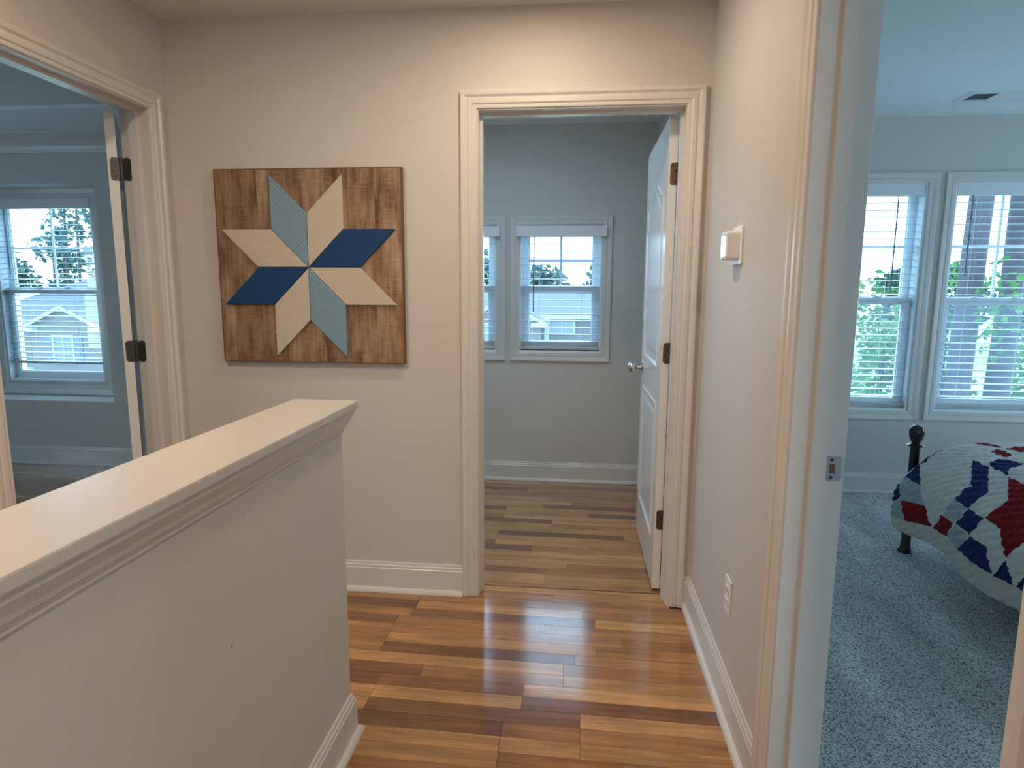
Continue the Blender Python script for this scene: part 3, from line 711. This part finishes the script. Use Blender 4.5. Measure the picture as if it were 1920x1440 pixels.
# ------------------------------------------------------------------ thermostat, outlet
th_ = empty('thermostat', (XR, 2.04, 1.42)); tag(th_, 'small white square thermostat on the right hall wall', 'thermostat')
B().prism(rr(.115, .118, .006), lambda a, z, h: (XR-h, 2.060+a, 1.477+z), 0, .007).build('back_plate', outw, th_, bevel=.001)
B().prism(rr(.083, .085, .009), lambda a, z, h: (XR-.007-h, 2.068+a, 1.477+z), 0, .038).build('body', outw, th_, bevel=.0025)
B().prism(rr(.066, .070, .004), lambda a, z, h: (XR-.045-h, 2.068+a, 1.477+z), 0, .0012).build('display', mat('thermo_display', (.55, .60, .68), .08), th_)
B().box(XR-.048, 2.055, 1.4375, XR-.045, 2.081, 1.4405, bev=.0008).build('button', nickel, th_)
ou = empty('wall_outlet', (XR, 1.935, .32)); tag(ou, 'white duplex outlet low on the right hall wall', 'outlet')
pl = B().prism(rr(.070, .116, .004), lambda a, z, h: (XR-h, 1.935+a, .378+z), 0, .0055).build('cover_plate', outw, ou, bevel=.0015)
for zz in (.0195, -.0195):
    r_ = B().prism(rr(.033, .028, .008), lambda a, z, h: (XR-.0055-h, 1.935+a, .378+zz+z), 0, .003).build('socket', outw, ou, bevel=.001)
    b = B(); b.box(XR-.0092, 1.928, .378+zz-.004, XR-.0084, 1.930, .378+zz+.006); b.box(XR-.0092, 1.940, .378+zz-.004, XR-.0084, 1.942, .378+zz+.005)
    b.lathe([(.0002, 0), (.0022, 0), (.0022, .0008), (.0002, .0008)], (XR-.0092, 1.935, .378+zz-.009), 'x', 8); b.build('slot', dark, r_)
B().lathe([(.0002, 0), (.003, 0), (.003, .001), (.0002, .001)], (XR-.0066, 1.935, .378), 'x', 10).build('screw', outw, ou)

# ------------------------------------------------------------------ bedroom ceiling vent
vt = empty('ceiling_vent', (2.36, 3.92, H)); tag(vt, 'white rectangular air vent in the bedroom ceiling', 'vent')
B().sweep(rectpath(2.15, 2.57, 3.865, 3.985), [(0, 0), (0, .006), (.004, .007), (.036, .004), (.038, 0)], lambda a, y, h: (a, y, H-h), closed=True, side=-1).build('vent_frame', outw, vt)
B().box(2.15, 3.865, H-.0015, 2.57, 3.985, H-.0005).build('backing', ventd, vt)
for k in range(9):
    y = 3.872+k*.0128
    B().add([(2.28, y, H-.005), (2.57, y, H-.005), (2.57, y+.012, H-.0055), (2.28, y+.012, H-.0055), (2.28, y, H-.004), (2.57, y, H-.004), (2.57, y+.012, H-.0045), (2.28, y+.012, H-.0045)],
            [(0,1,2,3),(4,5,6,7),(0,1,5,4),(2,3,7,6),(0,3,7,4),(1,2,6,5)]).build('louvre', outw, vt)
B().box(2.272, 3.865, H-.006, 2.28, 3.985, H-.001).build('divider', outw, vt)

# ------------------------------------------------------------------ bed and quilt
bed = empty('bed', (2.45, 2.4, 0)); tag(bed, 'low bed with black turned corner posts in the right bedroom', 'bed')
for x in (1.731, 3.25):
    for y in (3.30, 1.32):
        b = B(); P = [(.001, 0), (.034, 0), (.035, .006), (.028, .014), (.024, .030), (.0225, .05), (.0225, .555), (.024, .560), (.038, .564), (.039, .569), (.026, .576), (.020, .581), (.022, .588), (.029, .602), (.034, .622), (.0345, .640), (.031, .656), (.022, .668), (.010, .674), (.0005, .675)]
        b.lathe(P, (x, y, 0), 'z', 24); b.build('bed_post', blackm, bed, smooth=True)
for y in (3.30, 1.32): B().box(1.75, y-.012, .22, 3.23, y+.012, .30, bev=.003).build('end_rail', blackm, bed)
for x in (1.745, 3.25): B().box(x-.012, 1.34, .22, x+.012, 3.28, .30, bev=.003).build('side_rail', blackm, bed)
B().box(1.80, 1.36, .30, 3.2, 3.17, .40, bev=.02).build('box_spring', mattr, bed)
B().box(1.82, 1.37, .40, 3.18, 3.13, .565, bev=.04).build('mattress', mattr, bed)

prof = [(1.655,.165),(1.645,.30),(1.657,.40),(1.70,.49),(1.78,.565),(1.88,.605),(2.1,.62),(3.0,.62),(3.22,.60),(3.30,.52),(3.34,.40),(3.35,.19)]
cum = [0]
for p, q in zip(prof, prof[1:]): cum.append(cum[-1]+math.hypot(q[0]-p[0], q[1]-p[1]))
# Catmull-Rom through the profile by arc length
def prf(s):
    s = min(max(s, 0), cum[-1]-1e-6); i = max(k for k in range(len(cum)-1) if cum[k] <= s); u = (s-cum[i])/(cum[i+1]-cum[i])
    p0, p1, p2, p3 = prof[max(i-1, 0)], prof[i], prof[i+1], prof[min(i+2, len(prof)-1)]
    lin = [p1[k]+(p2[k]-p1[k])*u for k in (0, 1)]
    cm = [.5*((2*p1[k])+(-p0[k]+p2[k])*u+(2*p0[k]-5*p1[k]+4*p2[k]-p3[k])*u*u+(-p0[k]+3*p1[k]-3*p2[k]+p3[k])*u**3) for k in (0, 1)]
    return (lin[0]*.5+cm[0]*.5, lin[1]*.5+cm[1]*.5)
WHT, NV, RD, LBL, CRM = (.66, .66, .63), (.014, .026, .105), (.22, .010, .016), (.36, .44, .46), (.60, .58, .52)
QP = [(NV, [(0.294,3.268),(0.318,3.228),(0.362,3.208),(0.258,3.084),(0.254,3.164)]), (NV, [(0.350,3.30),(0.43,3.29),(0.478,3.196),(0.47,3.185),(0.41,3.180),(0.354,3.184)]),
 (NV, [(0.226,3.285),(0.25,3.285),(0.262,3.262),(0.158,3.216),(0.150,3.285)]), (LBL, [(0.25,3.268),(0.294,3.268),(0.254,3.164),(0.258,3.084),(0.218,3.044),(0.178,3.0),(0.146,3.204)]),
 (LBL, [(0.15,3.29),(0.154,3.208),(0.07,3.144),(0.058,3.29)]), (RD, [(0.15,3.2),(0.178,3.0),(0.094,2.94),(0.066,3.144)]), (RD, [(0.182,2.868),(0.182,2.776),(0.098,2.816),(0.094,2.924)]),
 (LBL, [(0.274,2.828),(0.27,2.728),(0.186,2.764),(0.182,2.864)]), (NV, [(0.482,2.968),(0.478,2.848),(0.366,2.692),(0.27,2.728),(0.278,2.828),(0.362,2.804)]),
 (NV, [(0.27,2.72),(0.266,2.62),(0.182,2.652),(0.186,2.756)]), (LBL, [(0.178,2.764),(0.178,2.66),(0.09,2.72),(0.098,2.816)]), (NV, [(0.178,2.652),(0.178,2.548),(0.09,2.496),(0.09,2.72)]),
 (RD, [(0.47,2.712),(0.466,2.62),(0.466,2.50),(0.36,2.44),(0.286,2.36),(0.254,2.388),(0.174,2.44),(0.262,2.512),(0.27,2.616),(0.37,2.576)]), (NV, [(0.166,2.436),(0.134,2.412),(0.09,2.384),(0.09,2.488)]),
 (NV, [(0.175,2.30),(0.154,2.328),(0.138,2.34),(0.09,2.376),(0.09,2.25)]), (NV, [(0.51,2.888),(0.574,2.896),(0.590,2.796),(0.514,2.772),(0.478,2.724),(0.486,2.856)]),
 (RD, [(0.600,3.20),(0.68,3.19),(0.70,3.072),(0.642,3.10)]), (RD, [(0.598,3.024),(0.67,3.044),(0.65,2.932),(0.582,2.908)]), (RD, [(0.698,3.056),(0.80,3.10),(0.766,3.00),(0.718,2.98)])]
# the patchwork repeats across the bed and towards its head
QP += [(c_, [(2*1.2-s, t) for s, t in pl]) for c_, pl in QP[:]] + [(c_, [(s, 2*2.32-t) for s, t in pl]) for c_, pl in QP[:] if max(t for s, t in pl) < 3.3 and min(t for s, t in pl) > 2.36]
def pip(s, t, pl):
    ins = False; j = len(pl)-1
    for i in range(len(pl)):
        (a, b_), (c_, d_) = pl[i], pl[j]
        if (b_ > t) != (d_ > t) and s < (c_-a)*(t-b_)/(d_-b_)+a: ins = not ins
        j = i
    return ins
QB = [(min(s for s, t in pl), max(s for s, t in pl), min(t for s, t in pl), max(t for s, t in pl)) for c_, pl in QP]
ns = int(cum[-1]/.0045); nt_ = int((3.285-1.34)/.0045); qb = B(); cols = []
for i in range(ns+1):
    s = cum[-1]*i/ns
    x, z = prf(s)
    x2, z2 = prf(min(s+.01, cum[-1]-1e-5)); x1, z1 = prf(max(s-.01, 0)); dx, dz = x2-x1, z2-z1; l = math.hypot(dx, dz) or 1; nx_, nz_ = -dz/l, dx/l
    for j in range(nt_+1):
        t = 1.34+(3.285-1.34)*j/nt_
        k = min(max((t-3.15)/.12, 0), 1); zz = z-.08*k*k*min(max((z-.165)/.4, 0), 1)
        # quilting: wavy stitched channels puffing between seams, plus hem scallops
        ch = abs(math.sin(PI*(t*.65+s+.008*math.sin(t*19))/.042)); pu = .0075*ch**.55+.0030*math.sin(s*95+2.5*math.sin(t*41))*math.sin(t*88+1.7*math.sin(s*37))
        hem = max(0, 1-min(s, cum[-1]-s)/.25)
        zz += hem*.016*math.sin(t*9.+.6); xo = (.012*hem*math.sin(t*11+1))*(1 if s < 1 else -1)
        qb.v.append((x+nx_*pu+xo, t, zz+nz_*pu))
for i in range(ns):
    for j in range(nt_):
        a = i*(nt_+1)+j; qb.f.append((a, a+nt_+1, a+nt_+2, a+1))
        s = cum[-1]*(i+.5)/ns; t = 1.34+(3.285-1.34)*(j+.5)/nt_; c_ = WHT
        if s < .088 or s > cum[-1]-.088: c_ = CRM
        for (cc, pl), bb in zip(QP, QB):
            if bb[0] <= s <= bb[1] and bb[2] <= t <= bb[3] and pip(s, t, pl): c_ = cc
        cols.append(c_)
qme = bpy.data.meshes.new('quilt'); qc = Vector((2.4, 2.4, .17))
qme.from_pydata([Vector(v)-qc for v in qb.v], [], qb.f); qme.update()
at = qme.color_attributes.new('patch', 'FLOAT_COLOR', 'CORNER')
buf = []
for c_ in cols: buf += [*c_, 1]*4
at.data.foreach_set('color', buf); qme.shade_smooth(); qme.materials.append(attr_mat('quilt_cloth', 'patch', .9, .5, 90))
q = bpy.data.objects.new('quilt', qme); COL.objects.link(q); put(q, qc)
sd = q.modifiers.new('thick', 'SOLIDIFY'); sd.thickness = .008; sd.offset = -1
tag(q, 'patchwork quilt in white, navy and red draped over the bed', 'quilt')

# ------------------------------------------------------------------ hall lamps (unseen cans; the far-wall glow gives the first, the others are added)
lampm = bpy.data.materials.new('lamp_lens'); lampm.use_nodes = True
lb_ = lampm.node_tree.nodes['Principled BSDF']; lb_.inputs['Emission Color'].default_value = (1, .66, .40, 1); lb_.inputs['Emission Strength'].default_value = 6
def can(x, y, watt, label, size=.14):
    r = empty('recessed_light', (x, y, H)); tag(r, label, 'ceiling light')
    B().lathe([(.070, 0), (.092, 0), (.094, -.003), (.088, -.007), (.072, -.004)], (x, y, H), 'z', 32).build('trim_ring', outw, r, smooth=True)
    B().lathe([(.0005, -.001), (.070, -.001), (.070, -.003), (.0005, -.003)], (x, y, H), 'z', 24).build('lens', lampm, r)
    l = bpy.data.lights.new('bulb', 'AREA'); l.shape = 'DISK'; l.energy = watt; l.color = (1, .80, .60); l.size = size
    o = bpy.data.objects.new('bulb', l); COL.objects.link(o); put(o, (x, y, H-.012), r)
can(-.18, 2.0, 9.5, 'flush round ceiling light over the hall in front of the middle doorway')
can(-1.25, 1.0, 16.5, 'added unseen ceiling light left of the half wall')  # added lamp, brightens the far wall
can(.40, -.7, 23, 'added unseen ceiling light behind the viewer')  # added lamp, warms and lifts the half wall's face

# ------------------------------------------------------------------ outside
G = -3.0
struct(B().box(-90, E+.5, G-.2, 90, 130, G).build('ground', lawnm))
def leaves(b, c, rad, n, size, rng, flat=1.0, shell=.35):
    """random small leaf blades (folded rhombs with real width) filling an ellipsoid"""
    for _ in range(n):
        while True:
            p = Vector((rng.uniform(-1, 1), rng.uniform(-1, 1), rng.uniform(-1, 1)))
            if shell < p.length <= 1: break
        q = Vector((c[0]+p.x*rad[0], c[1]+p.y*rad[1], c[2]+p.z*rad[2]))
        a = Vector((rng.gauss(0, 1), rng.gauss(0, 1), rng.gauss(0, .6))).normalized(); d = a.cross(Vector((rng.gauss(0, 1), rng.gauss(0, 1), rng.gauss(0, 1)))).normalized()
        s = size*rng.uniform(.6, 1.3); n_ = a.cross(d)
        b.add([q-a*s, q-d*s*.5+n_*s*.12, q+a*s, q+d*s*.5+n_*s*.12], [(0, 1, 2), (0, 2, 3)])
def tree(name, x, y, h, tr, clumps, n, size, lm, label, cat='tree', group=None, seed=0, bark=True):
    rng = random.Random(seed); root = empty(name, (x, y, G)); tag(root, label, cat, group)
    b = B(); pts = [(x+.03*math.sin(k*1.7+seed), y, G+h*k/8) for k in range(9)]; b.tube(pts, [tr*(1-.06*k) for k in range(9)], 16)
    b.build('trunk', barkm, root, smooth=True)
    b = B()
    for (cx_, cy_, cz, rx, ry, rz) in clumps: leaves(b, (x+cx_, y+cy_, cz), (rx, ry, rz), max(8, int(n/len(clumps))), size, rng)
    f = b.build('foliage', lm, root); f['kind'] = 'stuff'
    bb = B()
    for (cx_, cy_, cz, rx, ry, rz) in clumps[:14]:
        bb.tube([(x, y, min(cz-.3, G+h*.9)), (x+cx_*.6, y+cy_*.6, cz-.1), (x+cx_, y+cy_, cz)], [tr*.25, tr*.15, tr*.06], 6)
    bb.build('branches', barkm, root)
# two big pine trunks close to the bedroom window
tree('pine_tree', 4.05, 7.0, 12, .138, [(random.uniform(-1.2, 1.2), random.uniform(-.3, 1), random.uniform(6.5, 9), .9, .9, .6) for _ in range(8)], 1600, .10, leaf_near, 'left one of two thick bare trunks outside the right bedroom window', seed=1)
tree('pine_tree', 4.82, 7.6, 12, .150, [(random.uniform(-1.2, 1.2), random.uniform(-.3, 1), random.uniform(6.5, 9), .9, .9, .6) for _ in range(8)], 1600, .10, leaf_near, 'right one of two thick trunks outside the right bedroom window, cut by the photo edge', seed=2)
r = random.Random(4)
def bush(x, y, top, w, dpt, n, size, lm, label, seed, name='leafy_shrub', group=None):
    rr_ = random.Random(seed); cl = []
    for _ in range(14):
        z = rr_.uniform(G+.6, top-.25); k = 1-.45*max(0, (z-(top-1.2))/1.2)
        cl.append((rr_.uniform(-w, w)*k, rr_.uniform(-dpt, dpt), z, w*.45, dpt*.6, .55))
    cl.append((0, 0, top-.35, w*.4, dpt*.5, .4))
    tree(name, x, y, top-G-.4, .05, cl, n, size, lm, label, 'tree', group, seed)
bush(3.55, 7.6, .98, .75, .6, 5200, .055, leaf_near, 'bright green leafy young tree filling the lower left bedroom window', 11)
bush(4.75, 8.6, 1.7, 1.0, .6, 5200, .06, leaf_near, 'green leafy young tree behind the two trunks', 12)
bush(5.9, 8.3, 1.15, .9, .6, 4200, .06, leaf_near, 'green leafy young tree right of the two trunks', 13)
bush(4.55, 6.6, 3.3, .55, .3, 700, .06, leaf_near, 'thin leafy sapling crossing between the two trunks', 14)
# neighbour houses
def house(name, label, x0, x1, y0, y1, eave, ridge, hip, gables, wins, wallm=None, cols_=()):
    root = empty(name, ((x0+x1)/2, (y0+y1)/2, G)); tag(root, label, 'house')
    B().box(x0+.4, y0+.4, G, x1-.4, y1-.4, eave).build('wall', wallm or brickm, root)
    ym = (y0+y1)/2; b = B()
    b.add([(x0, y0, eave), (x1, y0, eave), (x1, y1, eave), (x0, y1, eave), (x0+hip, ym, ridge), (x1-hip, ym, ridge)], [(0,1,5,4),(1,2,5),(2,3,4,5),(3,0,4),(0,3,2,1)]); b.build('roof', roofm, root)
    b = B(); b.sweep([(x0, y0), (x1, y0), (x1, y1), (x0, y1)], [(0, 0), (.06, 0), (.06, -.18), (0, -.18)], lambda a, c_, h: (a, c_, eave+h), closed=True, side=-1); b.build('gutter', sidem, root)
    for gx, gw, gz, base, yf in gables:
        B().add([(gx-gw+.3, yf+.3, G), (gx+gw-.3, yf+.3, G), (gx+gw-.3, yf+.3, base), (gx, yf+.3, gz-.15), (gx-gw+.3, yf+.3, base), (gx-gw+.3, yf+3, G), (gx+gw-.3, yf+3, G), (gx+gw-.3, yf+3, base), (gx, yf+3, gz-.15), (gx-gw+.3, yf+3, base)],
                [(0,1,2,3,4),(5,9,8,7,6),(0,4,9,5),(1,6,7,2)]).build('gable_wall', wallm or brickm, root)
        t = .07
        B().add([(gx-gw, yf, base), (gx, yf, gz), (gx+gw, yf, base), (gx-gw, yf+4.5, base), (gx, yf+4.5, gz), (gx+gw, yf+4.5, base),
                 (gx-gw, yf, base-t), (gx, yf, gz-t), (gx+gw, yf, base-t), (gx-gw, yf+4.5, base-t), (gx, yf+4.5, gz-t), (gx+gw, yf+4.5, base-t)],
                [(0,1,4,3),(1,2,5,4),(6,9,10,7),(7,10,11,8),(0,6,7,1),(1,7,8,2),(0,3,9,6),(2,8,11,5),(3,4,10,9),(4,5,11,10)]).build('gable_roof', roofm, root)
        B().add([(gx-gw, yf-.03, base-.05), (gx, yf-.03, gz-.05), (gx+gw, yf-.03, base-.05), (gx+gw, yf-.03, base-.23), (gx, yf-.03, gz-.24), (gx-gw, yf-.03, base-.23), 
                 (gx-gw, yf+.05, base-.05), (gx, yf+.05, gz-.05), (gx+gw, yf+.05, base-.05), (gx+gw, yf+.05, base-.23), (gx, yf+.05, gz-.24), (gx-gw, yf+.05, base-.23)],
                [(0,1,4,5),(1,2,3,4),(6,11,10,7),(7,10,9,8),(0,6,7,1),(1,7,8,2),(5,4,10,11),(4,3,9,10),(0,5,11,6),(2,8,9,3)]).build('gable_trim', sidem, root)
        for sg in (-1, 1): B().box(gx+sg*gw, yf-.05, base-.25, gx+sg*(gw-.75), yf+.35, base-.05).build('eave_return', sidem, root)
    for wx, wz, ww, wh, yf, shut in wins:
        f = B(); f.sweep(rectpath(wx-ww/2, wx+ww/2, wz, wz+wh), [(0, 0), (.09, 0), (.09, .08), (0, .08)], lambda a, z, h: (a, yf-h, z), closed=True, side=-1)
        for k in (1, 2): f.box(wx-ww/2, yf-.05, wz+wh*k/3-.02, wx+ww/2, yf-.02, wz+wh*k/3+.02)
        f.box(wx-.025, yf-.06, wz, wx+.025, yf-.02, wz+wh)
        wf = f.build('house_window', sidem, root)
        B().box(wx-ww/2, yf-.02, wz, wx+ww/2, yf+.02, wz+wh).build('pane', winm, wf)
        if shut:
            for sg in (-1, 1): B().box(wx+sg*(ww/2+.12), yf-.06, wz, wx+sg*(ww/2+.55), yf+.02, wz+wh).build('shutter', shutm, root)
    for cx_, cy_, z1 in cols_: B().box(cx_-.11, cy_-.11, G, cx_+.11, cy_+.11, z1).build('porch_column', sidem, root)
    return root
house('brick_house', 'brick house with small white-trimmed gable outside the left window', -34, -16, 31.5, 40, -.35, 2.55, 6.6, [(-26.6, 2.35, .55, -.62, 30)], [(-26.75, -2.5, 1.05, 1.35, 30.28, True)])
house('porch_house', 'brick house with long blue roof and porch outside the middle windows', -12, 6.5, 31.5, 40, .15, 1.22, 2.8, [(-3.6, 2.2, 1.0, -.1, 30)], [(-.72, -.75, 1.15, .75, 31.86, False), (-4.2, -1.6, 1.1, 1.3, 30.28, False), (2.6, -1.2, 1.1, 1.2, 31.86, False)], cols_=((-1.45, 31.2, .05), (.95, 31.2, .05)))
# far trees
r = random.Random(21); n_ = 0
def fartree(x, y, top, w, seed, lm, label, dens=1.0):
    rr_ = random.Random(seed); cl = []
    for k in range(9): cl.append((rr_.uniform(-w, w)*.8, rr_.uniform(-1, 1), rr_.uniform(G+2, top-.8), w*.5, w*.5, 1.0))
    cl.append((0, 0, top-.9, w*.35, w*.35, .9))
    tree('background_tree', x, y, top-G-1, .2, cl, int(900*dens), .30, lm, label, 'tree', 'trees beyond the houses', seed)
hid = 'tree of the row beyond the two houses that no window shows in the photo'
rowA = [(-56, 46, 7.5, hid), (-50.5, 43, 8.7, hid), (-43.6, 44.6, 8.0, 'lower blue-green tree crown at the left of the left window'), (-41.2, 47.5, 6.4, 'tall blue-green tree with sky gaps above the brick house roof slope'),
        (-34.6, 43.3, 9.3, 'tall tree with bare stems at the right edge of the left window'), (-32.5, 46, 8.6, hid), (-27.5, 44.7, 7.4, hid), (-22.5, 46, 6, hid),
        (-12.5, 47.5, 3.8, hid), (-7.2, 47, 4.6, 'leafy tree top filling the cut-off left window of the middle room'), (-2.9, 47.5, 3.4, 'low hazy tree left of centre over the long blue roof'),
        (1.4, 46.5, 3.5, 'low hazy tree at the right over the long blue roof'), (6.0, 47, 3.3, hid), (11.7, 47, 3.4, hid), (15.2, 50.5, 3.0, hid)]
for k, (x, y, top, lb) in enumerate(rowA): fartree(x, y, top, 2.1 if x < -20 else 1.9, 100+k, leaf_pine, lb, 1.0)
# bare pine stems between the crowns in the left window
for k, (x, lb) in enumerate(((-36.6, 'left one of three bare pine stems above the brick house'), (-35.6, 'middle one of three bare pine stems above the brick house'), (-34.7, 'right one of three bare pine stems above the brick house'))):
    rt_ = empty('pine_tree', (x, 41, G)); tag(rt_, lb, 'tree', 'bare stems above the brick house')
    B().tube([(x+.04*q, 41, G+q) for q in range(16)], [.13-.006*q for q in range(16)], 8).build('trunk', barkm, rt_, smooth=True)
    b = B(); rg = random.Random(k+50)
    for _ in range(7): leaves(b, (x+rg.uniform(-1.1, 1.1), 41, rg.uniform(3.5, 12)), (.7, .5, .35), 26, .2, rg)
    f = b.build('foliage', leaf_pine, rt_); f['kind'] = 'stuff'
rowC = [(19.6, 51.5, 3.6, 'dark distant tree left in the left bedroom window'), (23.6, 48.4, 3.4, 'dark distant tree right in the left bedroom window'), (28.3, 49.8, 3.8, 'distant tree glimpsed behind the two thick trunks'),
        (33.2, 47.8, 2.7, hid), (38.2, 53.2, 3.3, hid)]
for k, (x, y, top, lb) in enumerate(rowC): fartree(x, y, top, 1.9, 300+k, leaf_far, lb)
for k in range(3): bush(-3.6+k*2.9, 29.4, -1.5-.3*(k % 2), .8, .3, 700, .10, leaf_near, 'low green shrub %s the porch house' % ('at the left front of', 'below the middle window of', 'at the right front of')[k], 400+k, group='shrubs along the porch')
# white board fence across the lawn
fn = empty('board_fence', (20, 43, G)); tag(fn, 'pale long fence across the far lawn', 'fence')
for k in range(16): B().box(9+k*2-.06, 42.94, G, 9+k*2+.06, 43.06, G+1.4).build('fence_post', sidem, fn)
for z in (.35, .75, 1.15): B().box(9, 42.9, G+z, 39, 42.94, G+z+.14).build('fence_board', sidem, fn)
